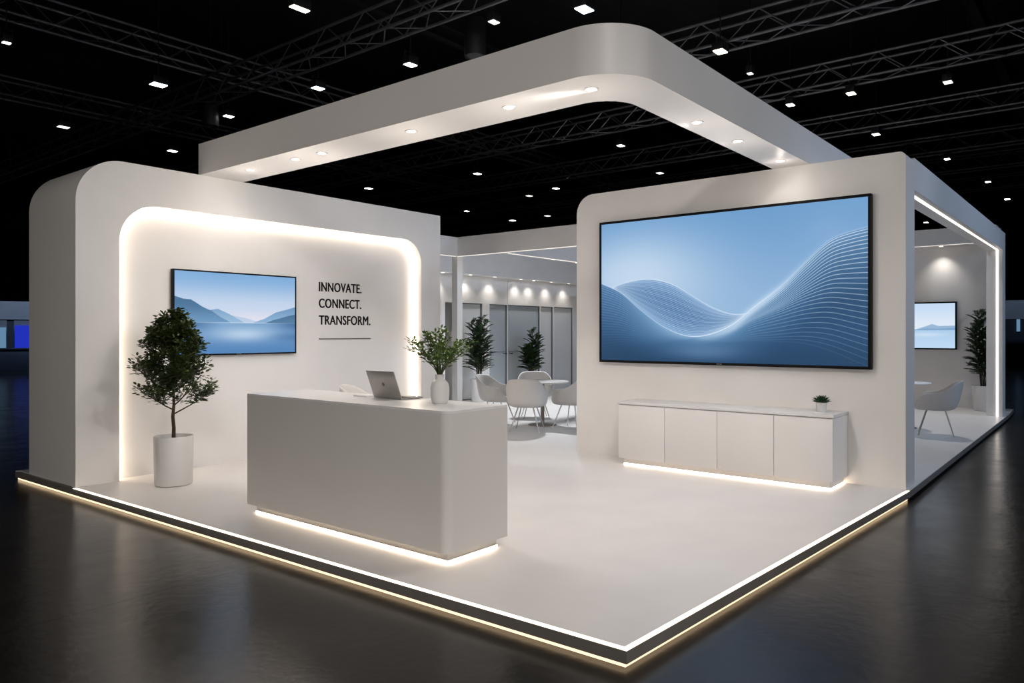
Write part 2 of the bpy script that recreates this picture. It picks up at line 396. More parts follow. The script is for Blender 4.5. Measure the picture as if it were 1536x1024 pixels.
# ------------------------------------------------------------------ back frame: beams + column behind
bf = thing('overhead_frame', 'white overhead beams on a slim square column behind the counter area', 'frame', (0, 0, 0))
BB, BT = FZ + 2.98, FZ + 3.33
b = MB(); b.box(6.97, 7.12, 2.2, 7.72, BB, BT); b.build('beam', M['wall'], bf, smooth=False)
b = MB(); b.box(4.6, 7.12, 7.72, 7.86, BB, BT); b.build('beam', M['wall'], bf, smooth=False)
b = MB(); b.box(7.12, 14.9, 6.62, 6.76, BB, BT); b.build('beam', M['wall'], bf, smooth=False)
b = MB(); b.box(6.975, 7.115, 7.72, 7.855, FZ, BB); b.build('column', M['wall'], bf, smooth=False)
b = MB(); b.box(6.975, 7.0, 2.2, 7.72, BB - 0.008, BB); b.build('light_strip', M['led_soft'], bf, smooth=False)
b = MB(); b.box(4.7, 6.95, 7.725, 7.75, BB - 0.008, BB); b.build('light_strip', M['led_soft'], bf, smooth=False)
b = MB(); b.box(7.14, 14.8, 6.625, 6.65, BB - 0.008, BB); b.build('light_strip', M['led_soft'], bf, smooth=False)
for x in (8.6, 9.4, 10.4, 11.4, 12.4): downlight(bf, x, 6.70, BB, 0.045)

# ------------------------------------------------------------------ back walls
VB_ = 10.0
PT = FZ + 2.26
wb = MB()
ZS = FZ + 3.30
# openings: doorway, five glazed bays
bays = [(8.98, 9.36), (9.56, 10.26), (10.52, 11.20), (11.22, 12.54), (12.58, 13.12), (13.17, 14.05)]
prev = 5.0
for a, c in bays:
    wb.box(prev, a, VB_, VB_ + 0.12, FZ, ZS) if a - prev > 0.03 else wb.box(prev, a, VB_, VB_ + 0.1, FZ, PT)
    wb.box(a, c, VB_, VB_ + 0.12, PT, ZS)
    prev = c
wb.box(prev, 15.2, VB_, VB_ + 0.12, FZ, ZS)
structure(wb.build('wall_back', M['wall'], smooth=False))
b = MB(); b.box(9.42, 15.2, 10.75, 10.85, FZ, ZS); structure(b.build('wall_store', M['wall'], smooth=False))
b = MB(); b.box(9.42, 9.5, 10.121, 10.74, FZ, ZS); structure(b.build('wall_partition', M['wall'], smooth=False))
SOF = FZ + 2.90
b = MB(); b.box(5.0, 15.0, 9.66, 10.0, SOF, FZ + 3.52); bulk = structure(b.build('trim_1', M['wall'], smooth=False))
SL = [(8.72, 'first recessed downlight left of the slim column above the doorway'),
      (9.62, 'recessed downlight in the soffit above the glass panel behind the left potted plant'),
      (10.48, 'recessed downlight in the soffit above the gap between first and second glass panes'),
      (11.48, 'recessed downlight in the soffit above the left edge of the dark glass door'),
      (12.02, 'recessed downlight in the soffit above the middle of the dark glass door'),
      (12.75, 'recessed downlight in the soffit above the first narrow pane right of the doors'),
      (13.55, 'recessed downlight in the soffit above the last pane beside the right wall edge')]
def dl_thing(x, y, z, label, group):
    t = thing('recessed_downlight', label, 'downlight', (x, y, z), 0, group)
    q = MB(); q.lathe([(0.042, 0.0), (0.042, -0.005), (0.055, -0.007), (0.06, 0.0)], 20); q.build('trim_ring', M['ring'], t)
    q = MB(); q.lathe([(0, -0.003), (0.042, -0.003)], 20); q.build('lens', M['lens'], t)
    return t
for x, lb in SL:
    dl_thing(x, 9.80, SOF, lb, 'downlights in the rear soffit')
    spot('soffit_lamp', (x, 9.80, SOF - 0.03), (x, 9.99, 0.9), 13, 105, 1.0, (1, 0.95, 0.88), 0.03)
def pane(kind, x0, x1, handle=None, transom=True):
    fr = MB()
    t = 0.022
    fr.box(x0, x0 + t, VB_ + 0.02, VB_ + 0.08, FZ, PT); fr.box(x1 - t, x1, VB_ + 0.02, VB_ + 0.08, FZ, PT)
    fr.box(x0 + t, x1 - t, VB_ + 0.02, VB_ + 0.08, PT - t, PT); fr.box(x0 + t, x1 - t, VB_ + 0.02, VB_ + 0.08, FZ, FZ + t)
    if transom: fr.box(x0 + t, x1 - t, VB_ + 0.035, VB_ + 0.065, FZ + 1.09, FZ + 1.10)
    root = structure(fr.build(kind, M['mull'], smooth=False))
    g = MB(); g.box(x0 + t, x1 - t, VB_ + 0.046, VB_ + 0.054, FZ + t, PT - t); g.build('pane', M['frost' if transom else 'frost_light'], root, smooth=False)
    if handle is not None:
        h = MB(); h.box(handle - 0.03, handle + 0.03, VB_ - 0.05, VB_ - 0.03, FZ + 1.04, FZ + 1.065, 0.004)
        h.box(handle - 0.01, handle + 0.01, VB_ - 0.04, VB_ + 0.046, FZ + 1.045, FZ + 1.06); h.build('handle', M['handle'], root)
    return root
pane('window_1', 9.56, 10.26, None, False)
pane('door_1', 10.52, 11.20, 11.10)
pane('door_2', 11.22, 12.54, 11.33)
pane('window_2', 12.58, 13.12, None, False)
pane('window_3', 13.17, 14.05, None, False)
b = MB(); b.box(8.86, 8.98, VB_ - 0.012, VB_ - 0.001, FZ, PT + .03); structure(b.build('trim_2', M['wall'], smooth=False))
# right back room wall
UB = 14.95
b = MB(); b.box(UB, UB + 0.15, 0.10, 10.2, FZ, FZ + 3.70); structure(b.build('wall_right_back', M['wall'], smooth=False))
b = MB(); b.box(UB - 0.45, UB, 0.12, 6.4, FZ + 3.38, FZ + 3.72); hd = structure(b.build('trim_3', M['wall'], smooth=False))
b = MB(); b.box(UB - 0.45, UB - 0.425, 0.13, 6.3, FZ + 3.372, FZ + 3.3795); o = b.build('light_strip', M['led_soft'], hd, smooth=False); plabel(o, 'soft light line under the header')
b = MB(); b.box(UB - 0.03, UB, 0.10, 0.42, FZ, FZ + 3.38); structure(b.build('trim_4', M['wall'], smooth=False))
dl_thing(UB - 0.22, 1.12, FZ + 3.38, 'recessed downlight above the pale blue screen in the right back room', 'downlights in the right room')
spot('soffit_lamp', (UB - 0.22, 1.12, FZ + 3.35), (UB - 0.12, 1.12, 0), 22, 100, 1.0, (1, 0.94, 0.86), 0.03)
spot('room_fill_spot', (12.6, 1.0, 5.2), (11.2, 1.0, 0), 300, 95, 0.8, (1, 0.95, 0.9), 0.15)  # unseen spot without a fixture, brightens the right back room
spot('room_fill_spot', (9.6, 7.2, 5.2), (8.6, 6.8, 0), 1150, 100, 0.8, (0.92, 0.96, 1.0), 0.15)  # unseen cool spot without a fixture, brightens the rear table area

# ------------------------------------------------------------------ screen pictures
def smooth(x, a, b_):
    t = np.clip((x - a) / (b_ - a), 0, 1); return t * t * (3 - 2 * t)
def mix(a, b_, t):
    return a + (b_ - a) * t[..., None]
def srgb2lin(c):
    c = np.clip(c, 0, 255) / 255.0
    return np.where(c <= 0.04045, c / 12.92, ((c + 0.055) / 1.055) ** 2.4)
C3 = lambda *c: np.array(c, float)

def picture_wave(s, t):
    ks = [0, .0846, .18, .281, .397, .489, .56, .612, .728, .807, .883, .956, 1.0]
    ka = [.4375, .506, .641, .7625, .826, .7965, .735, .658, .498, .359, .2386, .194, .178]
    def spl(x, X, Y):
        # monotone-ish cubic through finite differences
        X = np.array(X); Y = np.array(Y); m = np.gradient(Y, X)
        i = np.clip(np.searchsorted(X, x) - 1, 0, len(X) - 2)
        h = X[i + 1] - X[i]; u = np.clip((x - X[i]) / h, 0, 1)
        return (2 * u**3 - 3 * u**2 + 1) * Y[i] + (u**3 - 2 * u**2 + u) * h * m[i] + (-2 * u**3 + 3 * u**2) * Y[i + 1] + (u**3 - u**2) * h * m[i + 1]
    A = spl(s, ks, ka)
    B = spl(s, [0.04, .1274, .2205, .311, .397, .471, .56, .62], [.47, .431, .4226, .4637, .553, .629, .68, .672])
    A2 = spl(s, [.3, .40, .5, .65, .8, 1.0], [.83, .85, .86, .85, .88, 1.04])
    A3 = spl(s, [0, .2, .42], [.97, .90, .84])
    img = np.zeros(s.shape + (3,))
    # sky
    glow = np.exp(-(((s - 0.16) / 0.33)**2 + ((t - 0.40) / 0.34)**2))
    base = mix(C3(100, 150, 200), C3(112, 158, 204), s)
    base = mix(base, np.broadcast_to(C3(150, 184, 218), base.shape), smooth(t, 0.0, .75) * 0.85)
    base = mix(base, np.broadcast_to(C3(205, 222, 240), base.shape), glow * 0.85)
    img[:] = base
    # lower body
    below = smooth(t - A, -0.004, 0.004)
    dpt = np.clip((t - A) / 0.40, 0, 1)
    low = mix(np.broadcast_to(C3(92, 140, 184), base.shape), np.broadcast_to(C3(38, 76, 114), base.shape), dpt ** 0.7)
    low = mix(low, np.broadcast_to(C3(32, 66, 100), base.shape), smooth(t, .80, 1.0))
    low = mix(low, np.broadcast_to(C3(58, 96, 144), base.shape), smooth(s, .45, .1) * 0.35 * smooth(t, .8, .5))
    img = mix(img, low, below)
    # translucent left fold between B and A
    fold = smooth(t - B, -0.004, 0.006) * (1 - smooth(t - A, -0.004, 0.004)) * smooth(s, .045, .08) * (1 - smooth(s, .58, .62))
    g = np.clip((t - B) / np.maximum(A - B, 0.01), 0, 1)
    foldc = mix(np.broadcast_to(C3(128, 166, 208), base.shape), np.broadcast_to(C3(70, 114, 162), base.shape), np.sin(np.clip(g, 0, 1) * PI) ** 0.8)
    img = mix(img, foldc, fold * 0.9)
    line = np.zeros(s.shape)
    px = 0.0016
    def add(d, w, a):
        np.maximum(line, a * np.exp(-(d / w)**2), out=line)
    for k in range(1, 26):
        gk = k / 26
        # lines sweep across the fold
        sk = np.clip((s - 0.05) / 0.56, 0, 1)
        gg = np.clip(gk + 0.22 * np.sin(PI * sk) * math.sin(PI * gk) * (0.5 - sk), 0, 1)
        c = B + (A - B) * gg
        add(np.where(fold > 0.02, t - c, 1), 0.0022, 0.46 + 0.12 * math.sin(k * 1.7))
    right = smooth(s, .36, .46)
    for k in range(1, 27):
        gk = (k / 27) ** 1.3
        c = A + (A2 - A) * gk + 0.02 * np.sin(PI * smooth(s, .4, 1.0)) * math.sin(gk * 9)
        fade = right * (1 - gk) ** 0.7 * (0.35 + 0.65 * smooth(s, .5, .9))
        add(t - c, 0.0022, 0.0); np.maximum(line, fade * 0.9 * np.exp(-((t - c) / 0.0022)**2), out=line)
    left = 1 - smooth(s, .36, .46)
    for k in range(1, 26):
        gk = (k / 26) ** 1.1
        c = A + (A3 - A) * gk
        np.maximum(line, left * 0.36 * (1 - gk) * np.exp(-((t - c) / 0.002)**2), out=line)
    # bright edges
    core = 0.35 + 0.65 * np.exp(-((s - .50) / .22)**2)
    np.maximum(line, core * np.exp(-((t - A) / 0.0036)**2), out=line)
    hasB = smooth(s, .045, .07) * (1 - smooth(s, .6, .63))
    np.maximum(line, hasB * 0.75 * np.exp(-((t - B) / 0.0028)**2), out=line)
    # soft glow around the rise
    halo = np.exp(-((t - A - 0.012) / 0.035)**2) * np.exp(-((s - .62) / .17)**2)
    img = mix(img, np.broadcast_to(C3(205, 225, 246), img.shape), np.clip(halo * 0.75, 0, 1))
    g2 = np.exp(-(((s - .44) / .16)**2 + ((t - .93) / .06)**2))
    img = mix(img, np.broadcast_to(C3(120, 155, 195), img.shape), g2 * 0.5)
    img = mix(img, np.broadcast_to(C3(226, 238, 252), img.shape), np.clip(line, 0, 1))
    return srgb2lin(img)

def ridge(s, seed, base, amp, pts):
    X = [p[0] for p in pts]; Y = [p[1] for p in pts]
    y = np.interp(s, X, Y)
    rng = np.random.RandomState(seed)
    for k in range(1, 7):
        y = y + amp / k * np.sin(s * (9 * k + 3) + rng.rand() * 6.28)
    return y

def picture_lake(s, t):
    hz = 0.615
    sky = mix(np.broadcast_to(C3(128, 172, 216), s.shape + (3,)), np.broadcast_to(C3(196, 212, 234), s.shape + (3,)), smooth(t, 0.0, .42))
    sky = mix(sky, np.broadcast_to(C3(226, 224, 236), sky.shape), smooth(t, .38, .62) * np.exp(-((s - .6) / .45)**2))
    img = sky
    lay = [(1, [(0, .6), (.3, .55), (.45, .515), (.55, .55), (.65, .60), (1, .56)], C3(166, 192, 220), C3(190, 206, 228)),
           (2, [(0, .5), (.2, .49), (.33, .44), (.42, .50), (.55, .615), (1, .7)], C3(112, 152, 190), C3(150, 184, 214)),
           (3, [(0, .66), (.6, .63), (.72, .56), (.82, .47), (.90, .44), (1, .395)], C3(104, 146, 186), C3(140, 176, 208)),
           (4, [(0, .305), (.06, .33), (.12, .335), (.20, .41), (.28, .47), (.36, .56), (.44, .62), (1, .8)], C3(72, 112, 150), C3(108, 150, 188)),
           (5, [(0, .8), (.70, .63), (.82, .57), (.92, .525), (1, .49)], C3(52, 86, 118), C3(84, 124, 158))]
    for sd, pts, c0, c1 in lay:
        y = ridge(s, sd, 0, 0.0035, pts)
        f = smooth(t - y, -0.004, 0.004) * (t < hz)
        img = mix(img, mix(np.broadcast_to(c0, img.shape), np.broadcast_to(c1, img.shape), smooth(t, .35, hz)), f)
    wat = mix(np.broadcast_to(C3(120, 160, 200), img.shape), np.broadcast_to(C3(84, 132, 184), img.shape), smooth(t, hz, 1.0))
    wat = mix(wat, np.broadcast_to(C3(66, 108, 152), img.shape), np.clip(smooth(np.abs(s - .55), .15, .5) * np.exp(-((t - hz) / .10)**2), 0, 1))
    glow = np.exp(-(((s - .55) / .26)**2 + ((t - .76) / .09)**2))
    wat = mix(wat, np.broadcast_to(C3(205, 222, 240), img.shape), np.clip(glow * 0.75, 0, 1))
    wat = mix(wat, np.broadcast_to(C3(70, 112, 158), img.shape), np.exp(-(((s - 1.0) / .2)**2 + ((t - .80) / .06)**2)) * .6)
    img = mix(img, wat, smooth(t, hz - 0.003, hz + 0.003))
    img = mix(img, np.broadcast_to(C3(225, 232, 244), img.shape), np.exp(-((t - hz) / .006)**2) * 0.5 * np.exp(-((s - .5) / .3)**2))
    return srgb2lin(img)

def picture_pale(s, t):
    hz = 0.60
    img = mix(np.broadcast_to(C3(196, 219, 243), s.shape + (3,)), np.broadcast_to(C3(224, 233, 246), s.shape + (3,)), smooth(t, 0.0, .55))
    for sd, pts, c in ((3, [(0, .50), (.2, .55), (.4, .575), (.55, .60), (1, .62)], C3(160, 188, 216)),
                       (2, [(0, .62), (.45, .60), (.60, .52), (.70, .465), (.80, .51), (1, .49)], C3(146, 178, 210)),
                       (4, [(0, .7), (.4, .60), (.62, .555), (.8, .565), (1, .55)], C3(126, 164, 202))):
        y = ridge(s, sd, 0, 0.003, pts)
        img = mix(img, np.broadcast_to(c, img.shape), smooth(t - y, -0.005, 0.005) * (t < hz) * 0.9)
    wat = mix(np.broadcast_to(C3(172, 204, 234), img.shape), np.broadcast_to(C3(190, 216, 243), img.shape), smooth(t, hz, 1.0))
    gl = np.exp(-(((s - .62) / .25)**2 + ((t - .70) / .05)**2)); wat = mix(wat, np.broadcast_to(C3(222, 233, 246), img.shape), gl * .6)
    img = mix(img, wat, smooth(t, hz - 0.004, hz + 0.004))
    return srgb2lin(img)

SM = screen_mat('lit_display')
def display(name, parent, w, h, nx, ny, fn):
    """lit picture in local X (0..w right as seen), Z (0..h up), facing local -Y"""
    s, t = np.meshgrid(np.linspace(0, 1, nx), np.linspace(0, 1, ny))
    co = np.stack([s * w, np.zeros_like(s), (1 - t) * h], -1).reshape(-1, 3)
    idx = np.arange(nx * ny).reshape(ny, nx)
    q = np.stack([idx[1:, :-1], idx[1:, 1:], idx[:-1, 1:], idx[:-1, :-1]], -1).reshape(-1, 4)
    me = bpy.data.meshes.new(name)
    me.vertices.add(len(co)); me.vertices.foreach_set('co', co.ravel().astype(np.float32))
    me.loops.add(q.size); me.loops.foreach_set('vertex_index', q.ravel().astype(np.int32))
    me.polygons.add(len(q)); me.polygons.foreach_set('loop_start', np.arange(0, q.size, 4, dtype=np.int32)); me.polygons.foreach_set('loop_total', np.full(len(q), 4, dtype=np.int32))
    me.update(calc_edges=True)
    ca = me.color_attributes.new('picture', 'FLOAT_COLOR', 'POINT')
    c = fn(s, t).reshape(-1, 3); rgba = np.concatenate([c, np.ones((len(c), 1))], 1)
    ca.data.foreach_set('color', rgba.ravel().astype(np.float32))
    me.materials.append(SM)
    o = bpy.data.objects.new(name, me); COL.objects.link(o); o.parent = parent
    return o

def television(name, label, cat, loc, rz, w, h, depth, bez, fn, nx, ny, mark=True):
    """loc = lower-left corner as seen by viewer, on the wall plane; body sticks out along local -Y"""
    t = thing(name, label, cat, loc, rz)
    b_ = MB(); b_.box(0, w, -depth, -0.002, 0, h, 0.004); b_.build('casing', M['black'], t)
    d = display('screen', t, w - 2 * bez, h - 2 * bez, nx, ny, fn); d.location = (bez, -depth - 0.0012, bez)
    b_ = MB()
    b_.box(0, w, -depth - 0.006, -depth + 0.001, 0, bez, 0.001); b_.box(0, w, -depth - 0.006, -depth + 0.001, h - bez, h, 0.001)
    b_.box(0, bez, -depth - 0.006, -depth + 0.001, bez, h - bez); b_.box(w - bez, w, -depth - 0.006, -depth + 0.001, bez, h - bez)
    b_.build('bezel', M['black'], t)
    if mark:
        b_ = MB()
        for k in range(5): b_.box(w / 2 - 0.03 + k * 0.013, w / 2 - 0.022 + k * 0.013, -depth - 0.008, -depth - 0.005, bez * 0.35, bez * 0.7)
        b_.build('maker_mark', M['alu'], t, smooth=False)
    return t
television('display_screen', 'huge wall screen showing white wave lines on blue, above the white sideboard', 'screen',
           (5.04, 3.33, FZ + 1.185), -PI / 2, 3.23, 1.78, 0.07, 0.03, picture_wave, 860, 460)
television('television', 'wall television showing misty blue lake and mountains beside the black lettering', 'television',
           (0.935, 6.45, FZ + 1.295), 0, 1.62, 0.985, 0.055, 0.018, picture_lake, 420, 256)
television('television', 'smaller wall television with pale blue mountain view in the right back room', 'television',
           (UB, 2.36, FZ + 1.21), -PI / 2, 1.50, 1.01, 0.05, 0.03, picture_pale, 240, 160, False)

# ------------------------------------------------------------------ lettering
sg = thing('wall_lettering', 'black INNOVATE. CONNECT. TRANSFORM. lettering with thin rule on the niche wall', 'lettering', (2.95, 6.45, 0))
def word(txt, z, cap, width):
    cu = bpy.data.curves.new('word', 'FONT'); cu.body = txt; cu.extrude = 0.004; cu.size = 1.0; cu.space_character = 1.06; cu.offset = 0.0
    tmp = bpy.data.objects.new('word_tmp', cu); COL.objects.link(tmp)
    dg = bpy.context.evaluated_depsgraph_get(); ev = tmp.evaluated_get(dg)
    me = bpy.data.meshes.new_from_object(ev)
    bpy.data.objects.remove(tmp); bpy.data.curves.remove(cu)
    xs = [v.co.x for v in me.vertices]; ys = [v.co.y for v in me.vertices]
    x0, x1 = min(xs), max(xs); caph = max(ys)
    for v in me.vertices:
        v.co = Vector(((v.co.x - x0) / (x1 - x0) * width, -0.004 + -v.co.z, v.co.y / caph * cap))
    bm = bmesh.new()
    for dx, dz in ((-.0022, 0), (.0022, 0), (0, .0016), (0, -.0016)):      # stroke weight
        k = len(bm.verts); bm.from_mesh(me); bm.verts.ensure_lookup_table()
        for v in bm.verts[k:]: v.co += Vector((dx, 0, dz))
    bm.to_mesh(me); bm.free()
    me.materials.clear(); me.materials.append(M['ink'])
    o = bpy.data.objects.new('word', me); COL.objects.link(o); o.parent = sg; o.location = (0, 0, z)
    plabel(o, 'the word ' + txt.strip('.') + ' with full stop'); return o
word('INNOVATE.', FZ + 2.115, 0.122, 0.715)
word('CONNECT.', FZ + 1.895, 0.122, 0.71)
word('TRANSFORM.', FZ + 1.67, 0.122, 0.875)
b = MB(); b.box(0, 0.88, -0.008, 0, FZ + 1.47, FZ + 1.484); o = b.build('rule', M['greyline'], sg, smooth=False); plabel(o, 'thin grey line under the words')

# ------------------------------------------------------------------ reception counter
rc = thing('reception_counter', 'long white reception counter glowing along its base', 'counter', (0.40, 1.60, FZ))
CW, CL, CH = 0.63, 2.42, 1.03
def rrect(x0, x1, y0, y1, r, n=8):
    if not isinstance(r, (list, tuple)): r = [r] * 4
    out = []
    for (cx, cy, a, rr) in ((x0, y0, 180, r[0]), (x1, y0, 270, r[1]), (x1, y1, 0, r[2]), (x0, y1, 90, r[3])):
        rr = max(rr, 0.002)
        ox = cx + rr if cx == x0 else cx - rr; oy = cy + rr if cy == y0 else cy - rr
        out += arc(ox, oy, rr, a, a + 90, n)
    return out
RR = [0.075, 0.012, 0.012, 0.012]
b = MB(); b.prism(rrect(0, CW, 0, CL, RR), 0.075, CH - 0.016, f3); b.build('body', M['counter'], rc, angle=30)
b = MB(); b.prism(rrect(0, CW, 0, CL, RR), CH - 0.016, CH, f3); b.build('worktop', M['top'], rc, angle=30)
b = MB(); b.prism(rrect(0.062, CW - 0.06, 0.062, CL - 0.06, 0.002), 0.0, 0.075, f3); b.build('plinth', M['counter'], rc, angle=30)
def ledge(parent, x0, x1, y0, y1, z0, z1, sides, w=0.02, m='led_toe'):
    """light strips tucked under the overhang"""
    if 'w' in sides: q = MB(); q.box(x0 - w, x0, y0 - w, y1, z0, z1); q.build('light_strip', M[m], parent, smooth=False)
    q = MB(); q.box(x0 - w - .003, x0 + .002, y0 - w - .003, y1, z1 + .0005, z1 + .005); q.box(x0, x1, y0 - w - .003, y0 + .002, z1 + .0005, z1 + .005); q.build('light_baffle', M['cab'], parent, smooth=False)  # lip added over the strips to keep their light off the plinth
    if 's' in sides: q = MB(); q.box(x0 + .001, x1, y0 - w, y0, z0, z1); q.build('light_strip', M[m], parent, smooth=False)
ledge(rc, 0.0615, CW - 0.06, 0.0615, CL - 0.06, 0.001, 0.015, 'ws', 0.008)

# ------------------------------------------------------------------ laptop, pad, vase
lp = thing('laptop', 'open silver laptop on the reception counter, lid back towards the viewer', 'laptop', (0.80, 2.49, FZ + CH), D(-3))
# local: x to the user (+u), y along counter
b = MB(); b.box(0.0, 0.225, 0, 0.35, 0.002, 0.014, 0.004); b.build('base', M['alu'], lp)
b = MB()
for i in range(5):
    for j in range(12): b.box(0.03 + i * 0.019, 0.046 + i * 0.019, 0.03 + j * 0.0245, 0.051 + j * 0.0245, 0.0135, 0.0155)
b.build('keyboard', M['key'], lp, smooth=False)
lidm = Matrix.Translation((0.004, 0, 0.014)) @ Matrix.Rotation(D(-21), 4, 'Y')
b = MB(); b.box(-0.004, 0.003, 0, 0.35, 0, 0.225, 0.0025, mtx=lidm); lid = b.build('lid', M['alu'], lp)
b = MB(); b.lathe([(0, 0.0008), (0.016, 0.0008), (0.016, 0)], 20)
rot = lidm @ Matrix.Translation((-0.0042, 0.175, 0.112)) @ Matrix.Rotation(D(-90), 4, 'Y')
for v in b.bm.verts: v.co = rot @ v.co
o = b.build('emblem', M['alud'], lid); plabel(o, 'small dark round emblem')
b = MB(); b.box(0.0032, 0.0038, 0.012, 0.338, 0.014, 0.215, mtx=lidm); b.build('screen', M['black'], lid, smooth=False)
nb = thing('notepad', 'thin white notepad lying left of the laptop on the counter', 'notepad', (0.80, 2.90, FZ + CH), D(4))
b = MB(); b.box(0, 0.11, 0, 0.16, 0.0, 0.010, 0.002); b.build('pages', M['paper'], nb)
b = MB(); b.box(0.0, 0.11, -0.001, 0.161, 0.010, 0.0125, 0.001); b.build('cover', M['top'], nb)

def vase_prof():
    return [(0, 0.0), (0.050, 0.0), (0.058, 0.006), (0.066, 0.030), (0.0695, 0.075), (0.069, 0.12), (0.062, 0.152), (0.046, 0.172), (0.035, 0.180), (0.033, 0.190), (0.0335, 0.212), (0.036, 0.216),
            (0.033, 0.216), (0.030, 0.210), (0.030, 0.185), (0.055, 0.15), (0.06, 0.08), (0.05, 0.012), (0, 0.010)]
VX, VY = 0.79, 2.06
b = MB(); b.lathe(vase_prof(), 40); vs = b.build('vase', M['pot']); vs.location = (VX, VY, FZ + CH); tag(vs, 'rounded white bottle vase with narrow neck near the counter end', 'vase')

def sprays(name, label, cat, loc, stems, mleaf, mstem, seed, lsize, parent=None, spread=0.24, height=0.36, base_r=0.02, nleaf=26, zbase=0.0, bush=0.6):
    rnd = random.Random(seed)
    t = parent if parent is not None else thing(name, label, cat, loc)
    ms = MB(); ml = MB()
    for k in range(stems):
        a = 2 * PI * k / stems + rnd.uniform(-.4, .4)
        sp = spread * math.sqrt(rnd.uniform(0.02, 1.0)); hh = height * rnd.uniform(.62, 1.0) * (1 - 0.35 * (sp / spread) ** 2)
        p00 = Vector((base_r * .5 * math.cos(a), base_r * .5 * math.sin(a), zbase)); p0 = Vector((base_r * math.cos(a), base_r * math.sin(a), zbase + .20))
        p3 = Vector((sp * math.cos(a), sp * math.sin(a), zbase + .20 + hh))
        p1 = p0 + Vector((0.10 * sp * math.cos(a), 0.10 * sp * math.sin(a), hh * .4)); p2 = p0.lerp(p3, .65) + Vector((rnd.uniform(-.02, .02), rnd.uniform(-.02, .02), hh * .12))
        pts = []
        for i in range(9):
            u = i / 8; pts.append((1 - u)**3 * p0 + 3 * (1 - u)**2 * u * p1 + 3 * (1 - u) * u * u * p2 + u**3 * p3)
        ms.tube([p00, p0], 0.0028, 5); ms.tube(pts, [0.0028 * (1 - .7 * i / 8) + .0006 for i in range(9)], 5)
        for j in range(nleaf):
            u = 0.28 + 0.72 * (j + rnd.random()) / nleaf
            f = u * 8; i = min(7, int(f)); p = pts[i].lerp(pts[i + 1], f - i)
            d = (pts[i + 1] - pts[i]).normalized()
            az = rnd.uniform(0, 2 * PI); sd = Vector((math.cos(az), math.sin(az), rnd.uniform(-.2, .5)))
            dd = (d * .55 + sd * .8).normalized()
            off_ = sd * rnd.uniform(0, lsize * bush)
            ml.leaf(p + off_, dd, Vector((rnd.uniform(-.5, .5), rnd.uniform(-.5, .5), 1)), lsize * rnd.uniform(.7, 1.15), lsize * .55)
        ml.leaf(p3, (p3 - pts[7]), Vector((0.2, 0.1, 1)), lsize, lsize * .5)
    ms.build('stems', mstem, t); ml.build('leaves', mleaf, t, smooth=False, keepnormals=True)
    return t
cs = thing('equipment_case', 'small black case standing in the dark doorway beyond the left wall end', 'case', (9.17, 11.1, FZ))
b = MB(); b.box(-.25, .25, -.18, .18, 0.0, .30, .01); b.build('body', M['boothdark'], cs)
b = MB(); b.box(-.26, .26, -.19, .19, .301, .36, .01); b.build('lid', M['rig'], cs)
sprays('leafy_branches', 'fresh green leafy branches standing in the white vase', 'branches', (VX, VY, FZ + CH + 0.015), 24, M['leaf3'], M['leaf'], 5, 0.032,
       spread=0.27, height=0.36, base_r=0.016, nleaf=46, bush=0.9)

# ------------------------------------------------------------------ sideboard
sb = thing('sideboard', 'low white four-door sideboard glowing underneath below the huge screen', 'sideboard', (4.53, 0.34, FZ))
SW, SLn, SH = 0.508, 2.45, 0.745
b = MB(); b.box(0.02, SW, 0.0, SLn, 0.075, SH - 0.035, 0.003); b.build('carcass', M['cab'], sb)
b = MB(); b.box(-0.006, SW, -0.006, SLn + 0.006, SH - 0.030, SH, 0.003); b.build('worktop', M['top'], sb)
b = MB(); b.box(0.06, SW - 0.02, 0.05, SLn - 0.05, 0.0, 0.075); b.build('plinth', M['cab'], sb, smooth=False)
divs = [0.003, 0.59, 1.21, 1.84, SLn - 0.003]
for i in range(4):
    b = MB(); b.box(0.0, 0.0195, divs[i] + 0.003, divs[i + 1] - 0.003, 0.078, SH - 0.040, 0.0025); b.build('door', M['cab'], sb)
ledge(sb, 0.0595, SW - 0.02, 0.0495, SLn - 0.05, 0.001, 0.014, 'ws', 0.008)
# little succulent
sc_ = thing('potted_succulent', 'tiny spiky green plant in a ribbed white pot on the sideboard', 'plant', (4.80, 0.535, FZ + SH))
b = MB(); pr = [(0, 0), (0.044, 0)]
for k in range(14): pr += [(0.0475 + 0.0012 * (k % 2) + 0.0004 * k, 0.004 + k * 0.0068)]
pr += [(0.0535, 0.098), (0.048, 0.098), (0.047, 0.085), (0, 0.085)]
b.lathe(pr, 32); b.build('pot', M['pot'], sc_)
b = MB(); b.lathe([(0, 0.088), (0.047, 0.086)], 20); b.build('soil', M['soil'], sc_)
b = MB(); rnd = random.Random(3)
for k in range(64):
    a = k * 2.399; el = 1.45 - 1.25 * (k / 64); d = Vector((math.cos(a) * math.cos(el), math.sin(a) * math.cos(el), math.sin(el)))
    b.leaf(Vector((math.cos(a) * .012, math.sin(a) * .012, 0.088)), d, Vector((-d.x, -d.y, 1)), rnd.uniform(.075, .10), 0.019)
b.build('leaves', M['leaf4'], sc_, smooth=False, keepnormals=True)

